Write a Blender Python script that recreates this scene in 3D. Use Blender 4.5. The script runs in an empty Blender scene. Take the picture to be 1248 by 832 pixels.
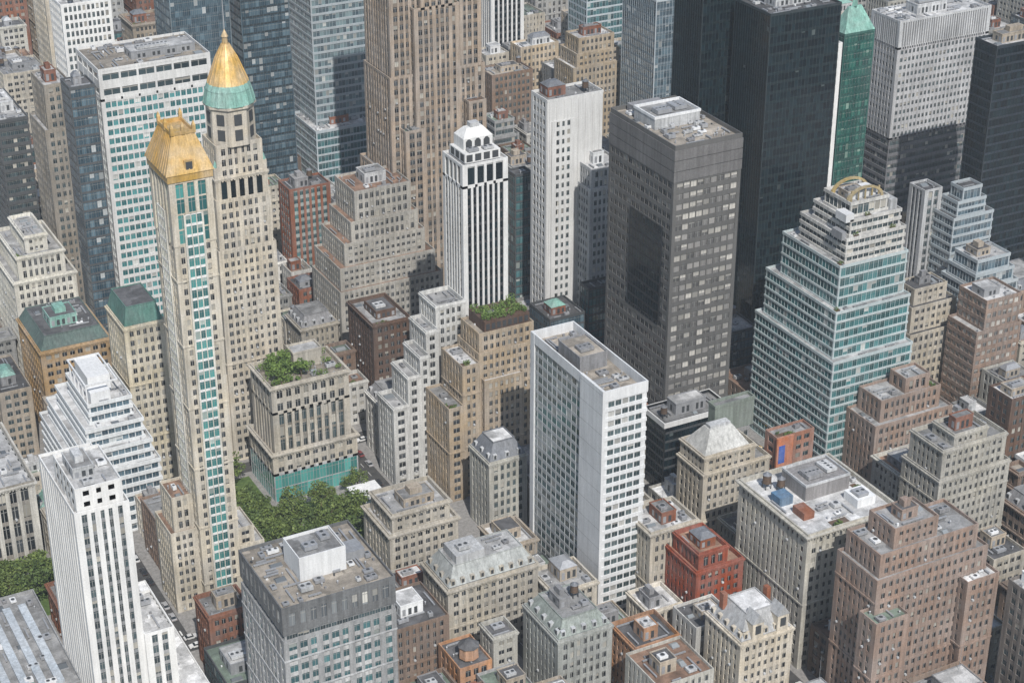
import bpy, math, random
from mathutils import Vector, Matrix
sc=bpy.context.scene
# ------------------------------------------------------------------ materials
MC={}
def newmat(n):
    m=bpy.data.materials.new(n);m.use_nodes=True
    nt=m.node_tree;return m,nt,nt.nodes["Principled BSDF"]
def N(nt,t,**k):
    n=nt.nodes.new(t)
    for a,v in k.items(): setattr(n,a,v)
    return n
def mathn(nt,op,a,b=None,c=None):
    n=N(nt,'ShaderNodeMath',operation=op)
    for i,v in enumerate((a,b,c)):
        if v is None: continue
        if isinstance(v,(int,float)): n.inputs[i].default_value=v
        else: nt.links.new(v,n.inputs[i])
    return n.outputs[0]
def mixc(nt,fac,a,b,mode='MIX'):
    n=N(nt,'ShaderNodeMix',data_type='RGBA',blend_type=mode)
    for s,v in ((n.inputs[0],fac),(n.inputs[6],a),(n.inputs[7],b)):
        if isinstance(v,(int,float)): s.default_value=v
        elif isinstance(v,tuple): s.default_value=(*v,1) if len(v)==3 else v
        else: nt.links.new(v,s)
    return n.outputs[2]
def noise(nt,vec,scale,detail=3,rough=.55):
    n=N(nt,'ShaderNodeTexNoise');n.inputs['Scale'].default_value=scale;n.inputs['Detail'].default_value=detail;n.inputs['Roughness'].default_value=rough
    nt.links.new(vec,n.inputs['Vector']);return n.outputs['Fac']
def ramp(nt,f,lo,hi,a,b):
    n=N(nt,'ShaderNodeMapRange');nt.links.new(f,n.inputs[0])
    for i,v in enumerate((lo,hi,a,b)): n.inputs[i+1].default_value=v
    return n.outputs[0]
def wallmat(c,rough=.85,var=1.,metal=0.):
    k=('w',c,rough,var,metal)
    if k in MC: return MC[k]
    m,nt,bs=newmat('masonry');L=nt.links
    pos=N(nt,'ShaderNodeNewGeometry').outputs['Position']
    mp=N(nt,'ShaderNodeMapping');mp.inputs['Scale'].default_value=(1,1,.06);L.new(pos,mp.inputs[0])
    a=ramp(nt,noise(nt,pos,.07,4),.3,.7,1-.22*var,1+.12*var)
    s=ramp(nt,noise(nt,mp.outputs[0],.9,4,.7),.34,.66,1-.34*var,1+.08*var)
    g=ramp(nt,noise(nt,pos,1.8,4,.75),.3,.7,1-.24*var,1+.18*var)
    oi=N(nt,'ShaderNodeObjectInfo').outputs['Random']
    r=ramp(nt,oi,0,1,.82,1.1)
    v=mathn(nt,'MULTIPLY',mathn(nt,'MULTIPLY',a,s),mathn(nt,'MULTIPLY',g,r))
    hs=N(nt,'ShaderNodeHueSaturation');hs.inputs['Color'].default_value=(*c,1);L.new(v,hs.inputs['Value'])
    L.new(ramp(nt,noise(nt,pos,.12,3),.35,.65,.75,1.15),hs.inputs['Saturation'])
    L.new(hs.outputs[0],bs.inputs['Base Color']);bs.inputs['Roughness'].default_value=rough;bs.inputs['Metallic'].default_value=metal
    if rough>=.7: bs.inputs['Specular IOR Level'].default_value=.25
    MC[k]=m;return m
def glassmat(dark=(.02,.03,.035),tint=(.06,.09,.1),blind=.25,bc=(.45,.43,.38),ior=1.5,mull=.05,rough=.08,frame=(.25,.25,.24)):
    k=('g',dark,tint,blind,bc,ior,mull,rough,frame)
    if k in MC: return MC[k]
    m,nt,bs=newmat('window_glass');L=nt.links
    uv=N(nt,'ShaderNodeUVMap').outputs[0]
    fl=N(nt,'ShaderNodeVectorMath',operation='FLOOR');L.new(uv,fl.inputs[0])
    fr=N(nt,'ShaderNodeVectorMath',operation='FRACTION');L.new(uv,fr.inputs[0])
    sx=N(nt,'ShaderNodeSeparateXYZ');L.new(fr.outputs[0],sx.inputs[0])
    oi=N(nt,'ShaderNodeObjectInfo').outputs['Random']
    wn=N(nt,'ShaderNodeTexWhiteNoise',noise_dimensions='4D');L.new(fl.outputs[0],wn.inputs['Vector']);L.new(mathn(nt,'MULTIPLY',oi,91.),wn.inputs['W'])
    sc3=N(nt,'ShaderNodeSeparateColor');L.new(wn.outputs['Color'],sc3.inputs[0])
    r1,r2,r3=sc3.outputs
    col=mixc(nt,mathn(nt,'POWER',r1,1.6),dark,tint)
    bl=mathn(nt,'MULTIPLY',mathn(nt,'LESS_THAN',r2,blind),mathn(nt,'GREATER_THAN',sx.outputs[1],mathn(nt,'SUBTRACT',1.,mathn(nt,'MULTIPLY',r3,.9))))
    bcol=mixc(nt,r1,tuple(t*.4 for t in bc),bc)
    col=mixc(nt,bl,col,bcol)
    if mull>0:
        d=mathn(nt,'ABSOLUTE',mathn(nt,'SUBTRACT',sx.outputs[0],.5))
        f1=mathn(nt,'LESS_THAN',d,mull*.5)
        d2=mathn(nt,'ABSOLUTE',mathn(nt,'SUBTRACT',sx.outputs[1],.72))
        f2=mathn(nt,'LESS_THAN',d2,.015)
        col=mixc(nt,mathn(nt,'MAXIMUM',f1,f2),col,frame)
    L.new(col,bs.inputs['Base Color'])
    L.new(mathn(nt,'ADD',mathn(nt,'MULTIPLY',bl,.25),rough),bs.inputs['Roughness'])
    bs.inputs['IOR'].default_value=ior
    bp=N(nt,'ShaderNodeBump');bp.inputs['Strength'].default_value=.15;bp.inputs['Distance'].default_value=.3
    L.new(noise(nt,N(nt,'ShaderNodeNewGeometry').outputs['Position'],.35,2),bp.inputs['Height']);L.new(bp.outputs[0],bs.inputs['Normal'])
    MC[k]=m;return m
def roofmat(c):
    k=('r',c)
    if k in MC: return MC[k]
    m,nt,bs=newmat('roof_membrane');L=nt.links
    pos=N(nt,'ShaderNodeNewGeometry').outputs['Position']
    vo=N(nt,'ShaderNodeTexVoronoi',distance='CHEBYCHEV');vo.inputs['Scale'].default_value=.2;L.new(pos,vo.inputs['Vector'])
    s=N(nt,'ShaderNodeSeparateColor');L.new(vo.outputs['Color'],s.inputs[0])
    a=ramp(nt,s.outputs[0],0,1,.65,1.2)
    b=ramp(nt,noise(nt,pos,.25,5,.7),.3,.7,.5,1.3)
    g=ramp(nt,noise(nt,pos,2.5,3,.7),.3,.7,.8,1.15)
    r=ramp(nt,N(nt,'ShaderNodeObjectInfo').outputs['Random'],0,1,.65,1.15)
    hs=N(nt,'ShaderNodeHueSaturation');hs.inputs['Color'].default_value=(*c,1)
    L.new(mathn(nt,'MULTIPLY',mathn(nt,'MULTIPLY',a,b),mathn(nt,'MULTIPLY',g,r)),hs.inputs['Value'])
    L.new(hs.outputs[0],bs.inputs['Base Color']);bs.inputs['Roughness'].default_value=.9
    MC[k]=m;return m
def leafmat(a=(.025,.05,.012),b=(.13,.19,.04)):
    k=('l',a,b)
    if k in MC: return MC[k]
    m,nt,bs=newmat('foliage');L=nt.links
    g=N(nt,'ShaderNodeNewGeometry')
    f=mathn(nt,'ADD',mathn(nt,'MULTIPLY',g.outputs['Random Per Island'],.6),mathn(nt,'MULTIPLY',ramp(nt,noise(nt,g.outputs['Position'],.35,2),.35,.65,0,1),.4))
    L.new(mixc(nt,f,a,b),bs.inputs['Base Color']);bs.inputs['Roughness'].default_value=.7
    MC[k]=m;return m
METAL=wallmat((.38,.39,.41),.5,.6,.3);DARK=wallmat((.05,.055,.06),.6,.5);WHITE=wallmat((.70,.71,.72),.7,.5)
GREYB=wallmat((.27,.27,.28),.8);WOOD=wallmat((.14,.09,.06),.9)
GOLD=wallmat((.64,.43,.17),.5,.9,.35);COPPER=wallmat((.24,.44,.38),.7,1.1);SLATE=wallmat((.17,.18,.20),.6)
R_L=roofmat((.52,.52,.52));R_M=roofmat((.28,.28,.28));R_D=roofmat((.10,.10,.105));R_T=roofmat((.36,.32,.27));R_B=roofmat((.27,.17,.12));R_W=roofmat((.66,.66,.66));R_G=roofmat((.18,.23,.19))
ROOFS=[R_L,R_M,R_M,R_D,R_T,R_L,R_D,R_B,R_W,R_G]
# ------------------------------------------------------------------ mesh builder
class MB:
    def __init__(s): s.v=[];s.f=[];s.m=[];s.uv=[];s.mats=[];s.mi={}
    def mat(s,m):
        if m.name not in s.mi: s.mi[m.name]=len(s.mats);s.mats.append(m)
        return s.mi[m.name]
    def face(s,pts,m,uvs=None):
        i=len(s.v);s.v.extend(pts);s.f.append(tuple(range(i,i+len(pts))));s.m.append(s.mat(m))
        s.uv.extend(uvs if uvs else [(0,0)]*len(pts))
    def box(s,x0,y0,z0,x1,y1,z1,m):
        i=len(s.v)
        s.v.extend([(x0,y0,z0),(x1,y0,z0),(x1,y1,z0),(x0,y1,z0),(x0,y0,z1),(x1,y0,z1),(x1,y1,z1),(x0,y1,z1)])
        k=s.mat(m)
        for q in ((0,1,5,4),(1,2,6,5),(2,3,7,6),(3,0,4,7),(4,5,6,7),(3,2,1,0)):
            s.f.append(tuple(i+t for t in q));s.m.append(k);s.uv.extend([(0,0)]*4)
    def loft(s,a,b,m,cap=True,bot=False,uvh=None):
        n=len(a);i=len(s.v);s.v.extend(a);s.v.extend(b);k=s.mat(m);acc=0
        for j in range(n):
            q=(j+1)%n;s.f.append((i+j,i+q,i+n+q,i+n+j));s.m.append(k)
            if uvh:
                l=(Vector(a[j])-Vector(a[q])).length/uvh[0]
                s.uv.extend([(acc,0),(acc+l,0),(acc+l,uvh[1]),(acc,uvh[1])]);acc+=l
            else: s.uv.extend([(0,0)]*4)
        if cap: s.f.append(tuple(i+n+j for j in range(n)));s.m.append(k);s.uv.extend([(0,0)]*n)
        if bot: s.f.append(tuple(i+n-1-j for j in range(n)));s.m.append(k);s.uv.extend([(0,0)]*n)
    def cyl(s,x,y,z0,z1,r0,r1,m,n=12,cap=True,ph=0):
        A=[(x+r0*math.cos(2*math.pi*(j+ph)/n),y+r0*math.sin(2*math.pi*(j+ph)/n),z0) for j in range(n)]
        B=[(x+r1*math.cos(2*math.pi*(j+ph)/n),y+r1*math.sin(2*math.pi*(j+ph)/n),z1) for j in range(n)]
        s.loft(A,B,m,cap)
    def mesh(s,name):
        me=bpy.data.meshes.new(name);me.from_pydata(s.v,[],s.f)
        for m in s.mats: me.materials.append(m)
        me.polygons.foreach_set('material_index',s.m)
        u=me.uv_layers.new(name='UVMap');u.data.foreach_set('uv',[c for p in s.uv for c in p])
        me.update();return me
    def make(s,name,loc=(0,0,0)):
        o=bpy.data.objects.new(name,s.mesh(name));o.location=loc;sc.collection.objects.link(o);return o
def ring(b,x0,y0,x1,y1,z0,z1,o,i,m):
    X0,Y0,X1,Y1=x0-o,y0-o,x1+o,y1+o
    b.box(X0,Y0,z0,X1,y0+i,z1,m);b.box(X0,y1-i,z0,X1,Y1,z1,m)
    b.box(X0,y0+i,z0,x0+i,y1-i,z1,m);b.box(x1-i,y0+i,z0,X1,y1-i,z1,m)
# ------------------------------------------------------------------ facade styles
def ST(kind,wall,trim=None,glass=None,**k):
    d=dict(punch=dict(fl=3.6,bay=2.6,pw=1.15,sh=1.55,pd=.3,sd=.22,cw=1.3),
      strip=dict(fl=3.7,bay=2.4,pw=.9,sh=1.2,pd=.5,sd=.12,cw=1.2),
      band=dict(fl=3.7,bay=1.7,pw=.14,sh=1.5,pd=.12,sd=.32,cw=.5),
      grid=dict(fl=3.7,bay=2.1,pw=.55,sh=1.3,pd=.32,sd=.24,cw=.8),
      glass=dict(fl=3.8,bay=1.7,pw=.12,sh=.95,pd=.12,sd=.05,cw=.3))[kind]
    d.update(wall=wall,trim=trim or wall,glass=glass or G_DARK,grp=0,ww=2.0,cor=0,belt=0);d.update(k);return d
G_DARK=glassmat()
G_OLD=glassmat((.010,.012,.015),(.055,.062,.07),.26,(.42,.40,.35),1.5,.07)
G_TEAL=glassmat((.02,.09,.095),(.07,.27,.26),.15,(.4,.5,.47),1.6,.05)
G_TEAL2=glassmat((.015,.05,.06),(.06,.17,.185),.1,(.42,.48,.46),1.8,.04)
G_BLUE=glassmat((.025,.05,.07),(.10,.16,.20),.12,(.42,.45,.46),1.9,.04)
G_BLACK=glassmat((.003,.006,.009),(.010,.022,.028),.012,(.08,.10,.10),1.5,.0,.06)
G_GREEN=glassmat((.01,.05,.045),(.03,.14,.11),.08,(.2,.32,.27),1.7,.04)
G_LIGHT=glassmat((.08,.09,.10),(.24,.26,.27),.5,(.55,.54,.5),1.6,.05)
G_TAN=glassmat((.07,.07,.07),(.27,.26,.25),.7,(.50,.48,.44),1.7,.06)
def W(*c,**k): return wallmat(tuple(c),**k)
CREAM=W(.52,.47,.39);BEIGE=W(.43,.37,.30);TAN=W(.37,.30,.23);STONE=W(.46,.44,.39);WHT=W(.70,.70,.69,var=.5);GREY=W(.34,.345,.35)
LGREY=W(.50,.51,.52);BRICK=W(.26,.115,.075);DBRICK=W(.13,.085,.065);PINK=W(.30,.225,.185);ORANGE=W(.40,.23,.14);BROWN=W(.23,.165,.125)
CHAR=W(.075,.08,.085,rough=.5,var=.5);BRONZE=W(.12,.118,.115,rough=.5,var=.5);BLK=W(.02,.022,.026,rough=.4,var=.4);STEEL=W(.42,.47,.50,rough=.4,var=.4)
acr=random.Random(99)
def facade(b,x0,y0,x1,y1,z0,z1,S,sides=None):
    for sd_ in 'FRBL':
        T=S
        if sides and sd_ in sides: T=sides[sd_]
        D=max(S['pd'],S['sd'])
        cx0,cy0,cx1,cy1=x0+D,y0+D,x1-D,y1-D
        Lx,Ly=cx1-cx0,cy1-cy0
        L=Lx if sd_ in 'FB' else Ly
        if sd_=='F': P=lambda t,d:(cx0+t,cy0-d)
        elif sd_=='B': P=lambda t,d:(cx1-t,cy1+d)
        elif sd_=='R': P=lambda t,d:(cx1+d,cy0+t)
        else: P=lambda t,d:(cx0-d,cy1-t)
        def sb(t0,t1,za,zb,d0,d1,m):
            p=P(t0,d0);q=P(t1,d1)
            b.box(min(p[0],q[0]),min(p[1],q[1]),za,max(p[0],q[0]),max(p[1],q[1]),zb,m)
        if T=='blank':
            sb(0,L,z0,z1,-.05,S['pd']*.9,S['wall']);continue
        nf=max(1,round((z1-z0)/T['fl']));fh=(z1-z0)/nf
        cw=min(T['cw'],L*.2);nb=max(1,round((L-2*cw)/T['bay']));bw=(L-2*cw)/nb
        p=P(0,0);q=P(L,0)
        u0=-cw/bw;u1=nb+cw/bw;off=nb*7+('FRBL'.index(sd_))*37
        b.face([(p[0],p[1],z0),(q[0],q[1],z0),(q[0],q[1],z1),(p[0],p[1],z1)],T['glass'],[(u0+off+.0,0),(u1+off,0),(u1+off,nf),(u0+off,nf)])
        pd,sd=T['pd'],T['sd'];k=min(1,bw/T['bay']);pw=T['pw']*k
        for i in range(nb+1):
            t=cw+i*bw;w=pw
            if T['grp'] and i%T['grp']==0: w=min(T['ww'],bw*.8)
            if i in(0,nb): continue
            sb(t-w/2,t+w/2,z0,z1,-.03,pd,T['wall'])
        if sd_ in 'FB':
            sb(-pd,cw+pw*.3,z0,z1,-.03,pd,T['wall']);sb(L-cw-pw*.3,L+pd,z0,z1,-.03,pd,T['wall'])
        else:
            sb(.03,cw+pw*.3,z0,z1,-.03,pd,T['wall']);sb(L-cw-pw*.3,L-.03,z0,z1,-.03,pd,T['wall'])
        sh=T['sh']
        if sd>pd: a=(-sd,L+sd) if sd_ in 'FB' else (0,L)
        else: a=(cw,L-cw)
        for j in range(nf+1):
            za=z0+j*fh-(sh*.35 if j else 0);zb=z0+j*fh+sh*.65
            if j==nf: zb=z1-.002
            if zb-za<.05: continue
            sb(a[0],a[1],za,min(zb,z1-.002),-.02,sd,T['trim'])
        if T['belt']:
            for j in range(T['belt'],nf-1,T['belt']):
                sb(-pd-.12 if sd_ in 'FB' else .05,L+pd+.12 if sd_ in 'FB' else L-.05,z0+j*fh-.35,z0+j*fh+.25,-.01,pd+.25,T['wall'])
        if T['glass'] is G_OLD and sd_ in 'FL' and z1<130:   # window air conditioners
            for j in range(nf-1):
                for i in range(nb):
                    if acr.random()<.07:
                        t=cw+(i+.5)*bw;zz=z0+j*fh+sh*.65+.01;sb(t-.35,t+.35,zz,zz+.5,.0,pd+.35,LGREY)
def unit(b,x,y,z,w,d,h,r):
    m=r.choice([METAL,METAL,WHITE,GREYB,LGREY])
    b.box(x,y,z+.25,x+w,y+d,z+h,m)
    b.box(x+.1,y+.1,z,x+w-.1,y+d-.1,z+.25,DARK)
    k=max(1,int(max(w,d)/1.5))
    for i in range(k):
        if w>=d: cx,cy,rr=x+(i+.5)*w/k,y+d/2,min(w/k,d)*.38
        else: cx,cy,rr=x+w/2,y+(i+.5)*d/k,min(d/k,w)*.38
        b.cyl(cx,cy,z+h,z+h+.18,rr,rr,METAL,10);b.cyl(cx,cy,z+h+.18,z+h+.2,rr*.8,rr*.8,DARK,10)
def tank(b,x,y,z,s=1.):
    for dx in(-1,1):
        for dy in(-1,1): b.box(x+dx*1.1*s-.12,y+dy*1.1*s-.12,z,x+dx*1.1*s+.12,y+dy*1.1*s+.12,z+2.2*s,DARK)
    b.box(x-1.5*s,y-1.5*s,z+2.2*s,x+1.5*s,y+1.5*s,z+2.45*s,DARK)
    b.cyl(x,y,z+2.45*s,z+5.6*s,1.6*s,1.5*s,WOOD,14)
    for q in(3,4,5): b.cyl(x,y,z+q*s,z+q*s+.1,1.63*s,1.6*s,DARK,14,False)
    b.cyl(x,y,z+5.6*s,z+6.8*s,1.7*s,.05,SLATE,14)
LEAF=leafmat()
def leaves(b,cx,cy,cz,rx,ry,rz,n,r,s=.45,m=None):
    m=m or LEAF
    for _ in range(n):
        while True:
            p=Vector((r.uniform(-1,1),r.uniform(-1,1),r.uniform(-1,1)))
            if .35<p.length<1: break
        q=Vector((cx+p.x*rx,cy+p.y*ry,cz+p.z*rz));a=Vector((r.gauss(0,1),r.gauss(0,1),r.gauss(0,1))).normalized();u=(a.cross(Vector((r.gauss(0,1),r.gauss(0,1),r.gauss(0,1))))).normalized()
        t=s*r.uniform(.6,1.4);e=a*t;g=u*t*.7
        b.face([tuple(q-e),tuple(q+g),tuple(q+e),tuple(q-g)],m)
def clutter(b,x0,y0,x1,y1,z,r,pent=True,wall=None,dens=1.,tk=.3):
    w,d=x1-x0,y1-y0
    if w<2.5 or d<2.5: return
    occ=[]
    def free(a):
        return all(a[2]<o[0] or a[0]>o[2] or a[3]<o[1] or a[1]>o[3] for o in occ)
    if pent and w>8 and d>8:
        kind=r.random()
        pw,pd=w*r.uniform(.3,.6),d*r.uniform(.3,.55);px=x0+r.uniform(.08,.38)*w;py=y0+r.uniform(.2,.42)*d
        ph=r.uniform(2.4,4.6);pm=wall or r.choice([GREYB,LGREY,BEIGE,BRICK,METAL,WHITE])
        b.box(px,py,z,px+pw,py+pd,z+ph,pm)
        if kind<.25:   # sloped skylight roof
            b.loft(rect(px-.15,py-.15,px+pw+.15,py+pd+.15,z+ph),rect(px-.15,py-.15,px+pw+.15,py+pd+.15,z+ph+1.6,min(pw,pd)*.35),r.choice([SLATE,COPPER,METAL]),True,True)
        else:
            b.box(px+.2,py+.2,z+ph,px+pw-.2,py+pd-.2,z+ph+.06,r.choice([R_M,R_D,R_L]))
            ring(b,px,py,px+pw,py+pd,z+ph,z+ph+.4,.1,.2,pm)
            if kind<.6 and pw>5 and pd>4: unit(b,px+pw*.12,py+pd*.2,z+ph,pw*.5,pd*.35,1.2,r)
            elif kind<.8: b.box(px+pw*.3,py+pd*.3,z+ph,px+pw*.7,py+pd*.8,z+ph+2.2,pm)
            if r.random()<.4: b.cyl(px+pw*.8,py+pd*.85,z+ph,z+ph+r.uniform(3,9),.08,.04,METAL,5)
        for i in range(int(pw/2)):
            b.box(px+.6+i*2,py-.06,z+.5,px+1.7+i*2,py+.02,z+ph*.7,DARK if i%3 else METAL)
        for i in range(int(pd/2)):
            b.box(px-.06,py+.6+i*2,z+.8,px+.02,py+1.7+i*2,z+ph*.7,DARK if i%2 else METAL)
        occ.append((px-.5,py-.5,px+pw+.5,py+pd+.5))
    if w>6 and d>6 and r.random()<tk:
        for _ in range(8):
            tx,ty=r.uniform(x0+2.2,x1-2.2),r.uniform(y0+2.2,y1-2.2)
            if free((tx-2,ty-2,tx+2,ty+2)): tank(b,tx,ty,z,.8);occ.append((tx-2,ty-2,tx+2,ty+2));break
    if r.random()<.16 and z<70:  # planted terrace
        a=(x0+.2,y0+.2,x0+min(w*.6,7),y0+min(3.5,d*.5))
        if free(a):
            occ.append(a);b.box(a[0],a[1],z,a[2],a[3],z+.15,WOOD)
            for _ in range(6): leaves(b,r.uniform(a[0],a[2]),r.choice((a[1]+.3,r.uniform(a[1],a[3]))),z+.7,.8,.8,.7,22,r,.3)
    n=int(w*d/20*dens)+1
    for _ in range(n*2):
        t=r.random()
        if t<.3: uw,ud,uh=r.uniform(1.2,4.2),r.uniform(1.2,3),r.uniform(.7,1.6)
        elif t<.5: uw,ud,uh=r.uniform(3,8),.5,.4
        elif t<.7: uw,ud,uh=.5,r.uniform(3,8),.4
        elif t<.8: uw,ud,uh=r.uniform(1.5,4),r.uniform(1.5,4),.5
        else: uw,ud,uh=r.uniform(.3,.8),r.uniform(.3,.8),r.uniform(.3,.9)
        if uw>w-1 or ud>d-1: continue
        x,y=r.uniform(x0+.4,x1-uw-.4),r.uniform(y0+.4,y1-ud-.4);a=(x-.2,y-.2,x+uw+.2,y+ud+.2)
        if not free(a): continue
        occ.append(a)
        if t<.3: unit(b,x,y,z,uw,ud,uh,r)
        elif t<.7:
            b.box(x,y,z+.35,x+uw,y+ud,z+.35+uh,METAL)
            k=int(max(uw,ud)/1.6)
            for i in range(k+1):
                if uw>ud: b.box(x+i*uw/(k+1)+.1,y+.1,z,x+i*uw/(k+1)+.25,y+ud-.1,z+.35,DARK)
                else: b.box(x+.1,y+i*ud/(k+1)+.1,z,x+uw-.1,y+i*ud/(k+1)+.25,z+.35,DARK)
        elif t<.8: # skylight
            b.box(x,y,z,x+uw,y+ud,z+.4,METAL);b.loft(rect(x,y,x+uw,y+ud,z+.4),[(x+.2,y+ud/2-.05,z+1),(x+uw-.2,y+ud/2-.05,z+1),(x+uw-.2,y+ud/2+.05,z+1),(x+.2,y+ud/2+.05,z+1)],G_LIGHT)
        elif t<.88: b.box(x,y,z,x+uw,y+ud,z+uh,r.choice([WHITE,GREYB,DARK]));
        else: b.cyl(x+.3,y+.3,z,z+uh+.4,.2,.2,METAL,8);b.cyl(x+.3,y+.3,z+uh+.4,z+uh+.6,.35,.12,METAL,8)
FOOT=[]
def tower(x,y,w,d,h,S,tiers=None,roof=None,seed=0,sides=None,par=1.0,pent=True,dens=1.,tk=.2,pwall=None,z0=0,b=None,foot=True):
    r=random.Random(seed+int(x*7+y*13));b=b or MB()
    if foot: FOOT.append((x,y,x+w,y+d))
    roof=roof or r.choice(ROOFS)
    tiers=tiers or [(h,0,0,0,0)]
    z=z0
    for i,t in enumerate(tiers):
        T=t[5] if len(t)>5 else S
        X0,Y0,X1,Y1=x+t[1],y+t[2],x+w-t[3],y+d-t[4]
        facade(b,X0,Y0,X1,Y1,z,t[0],T,sides)
        zt=t[0]
        b.box(X0+.3,Y0+.3,zt-.3,X1-.3,Y1-.3,zt,roof)
        if T['cor']:
            c=T['cor'];ring(b,X0,Y0,X1,Y1,zt,zt+.5,c*.6,.5,T['wall']);ring(b,X0,Y0,X1,Y1,zt+.5,zt+.95,c,.5,T['wall'])
            n=int((X1-X0)/1.1)
            for q in range(n): b.box(X0+.3+q*1.1,Y0-c*.55,zt-.45,X0+.8+q*1.1,Y0+.02,zt,T['wall'])
            n=int((Y1-Y0)/1.1)
            for q in range(n): b.box(X0-c*.55,Y0+.3+q*1.1,zt-.45,X0+.02,Y0+.8+q*1.1,zt,T['wall'])
            ring(b,X0,Y0,X1,Y1,zt+.95,zt+.95+par*.6,-.05,.45,T['trim'])
        elif par>0: ring(b,X0,Y0,X1,Y1,zt,zt+par,0,.35,T['trim'] if T['sd']>T['pd'] else T['wall'])
        if i==len(tiers)-1: clutter(b,X0+.6,Y0+.6,X1-.6,Y1-.6,zt,r,pent,pwall,dens,tk)
        else:
            n=tiers[i+1];A0,B0,A1,B1=x+n[1],y+n[2],x+w-n[3],y+d-n[4]
            for (a0,b0,a1,b1) in ((X0,Y0,X1,B0),(X0,Y0,A0,Y1),(A1,Y0,X1,Y1)):
                if a1-a0>3.2 and b1-b0>3.2: clutter(b,a0+.5,b0+.5,a1-.5,b1-.5,zt,r,False,None,.5,0)
        z=zt
    return b
def rect(x0,y0,x1,y1,z,i=0): return [(x0+i,y0+i,z),(x1-i,y0+i,z),(x1-i,y1-i,z),(x0+i,y1-i,z)]
def mansard(b,x0,y0,x1,y1,z0,z1,ins,m,dorm=None,topm=None,step=3.2):
    b.loft(rect(x0,y0,x1,y1,z0),rect(x0,y0,x1,y1,z1,ins),m,True,True)
    if topm: b.box(x0+ins+.3,y0+ins+.3,z1,x1-ins-.3,y1-ins-.3,z1+.08,topm);ring(b,x0+ins,y0+ins,x1-ins,y1-ins,z1,z1+.35,.15,.15,m)
    h=z1-z0
    for i in range(int((x1-x0-2*ins)/1.6)):   # standing seams
        t=(i+.5)*1.6;b.loft([(x0+ins+t-.06,y0,z0),(x0+ins+t+.06,y0,z0),(x0+ins+t+.06,y0+.1,z0),(x0+ins+t-.06,y0+.1,z0)],[(x0+ins+t-.06,y0+ins-.12,z1),(x0+ins+t+.06,y0+ins-.12,z1),(x0+ins+t+.06,y0+ins,z1),(x0+ins+t-.06,y0+ins,z1)],m)
    if dorm:
        dh=min(2.2,h*.65)
        n=int((x1-x0-2)/step)
        for i in range(n):
            cx=x0+(i+.5)*(x1-x0)/n;b.box(cx-.7,y0+.25,z0+.3,cx+.7,y0+ins*.9+.3,z0+dh,dorm);b.box(cx-.45,y0+.2,z0+.5,cx+.45,y0+.27,z0+dh-.3,DARK)
        n=int((y1-y0-2)/step)
        for i in range(n):
            cy=y0+(i+.5)*(y1-y0)/n;b.box(x0+.25,cy-.7,z0+.3,x0+ins*.9+.3,cy+.7,z0+dh,dorm);b.box(x0+.2,cy-.45,z0+.5,x0+.27,cy+.45,z0+dh-.3,DARK)
def treemesh(b,x,y,z,h,r,m=None,n=55):
    R=h*.36;BARK=WOOD
    b.cyl(x,y,z,z+h*.42,h*.028,h*.016,BARK,7)
    for i in range(5):
        a=2*math.pi*(i+r.random()*.6)/5;ex,ey,ez=x+math.cos(a)*R*.7,y+math.sin(a)*R*.7,z+h*r.uniform(.55,.8)
        A=Vector((x,y,z+h*.34));B=Vector((ex,ey,ez));dd=(B-A).normalized();u=dd.orthogonal().normalized();w=dd.cross(u)
        b.loft([tuple(A+(u*math.cos(k*2.094)+w*math.sin(k*2.094))*h*.012) for k in range(3)],[tuple(B+(u*math.cos(k*2.094)+w*math.sin(k*2.094))*h*.003) for k in range(3)],BARK)
    for i in range(13):
        a=r.random()*6.28;q=R*math.sqrt(r.random())*.85;zz=z+h*r.uniform(.48,.88)
        q*=1-.5*max(0,(zz-z)/h-.6)
        s=R*r.uniform(.3,.52);leaves(b,x+math.cos(a)*q,y+math.sin(a)*q,zz,s,s,s*.75,n,r,.42,m)
# ------------------------------------------------------------------ named buildings
b=tower(-232,-175,16,37,80,ST('strip',WHT,trim=W(.25,.26,.27),bay=2.5,pw=1.2,sh=1.2,grp=2,ww=1.6),tiers=[(80,0,0,0,0),(87,1.2,1.2,1.2,14,ST('punch',WHT,bay=4,pw=2.4,sh=5))],roof=R_L,pwall=LGREY,dens=.9,tk=0)
b.make('white_striped_office_tower')
b=tower(-216,-176,9,22,34,ST('strip',WHT,trim=GREY,bay=2.6,pw=1.3),roof=R_L,pent=False,tk=0);b.make('white_office_wing')
GA=W(.34,.345,.35)
S1=ST('grid',GA,trim=W(.5,.5,.5),glass=G_TEAL2,bay=3.2,pw=1.0,sh=1.3,pd=.4,sd=.25,grp=3,ww=1.9)
b=tower(-191,-226,34,33,66,S1,tiers=[(55,0,0,0,0),(58,.4,.4,.4,.4,ST('band',GREY)),(66,0,0,0,0,ST('punch',W(.17,.175,.18),bay=3.2,pw=1.5,sh=3.8,fl=8,glass=G_LIGHT))],roof=R_T,dens=1.7,tk=0,pwall=WHT,pent=False)
for z in range(5,55,11):
    ring(b,-191,-226,-157,-193,z,z+.5,.15,.1,LGREY)
b.box(-181,-215,66,-167,-203,73,WHITE);b.box(-180.5,-214.5,73,-167.5,-203.5,73.1,R_M);ring(b,-181,-215,-167,-203,73,73.8,0,.3,WHITE);unit(b,-178,-212,73.1,4,3,1.5,random.Random(1));unit(b,-172,-209,73.1,3,4,1.2,random.Random(4))
b.box(-166.5,-212,66,-160,-206,69,METAL)
b.make('grey_arcade_office_building')
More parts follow.
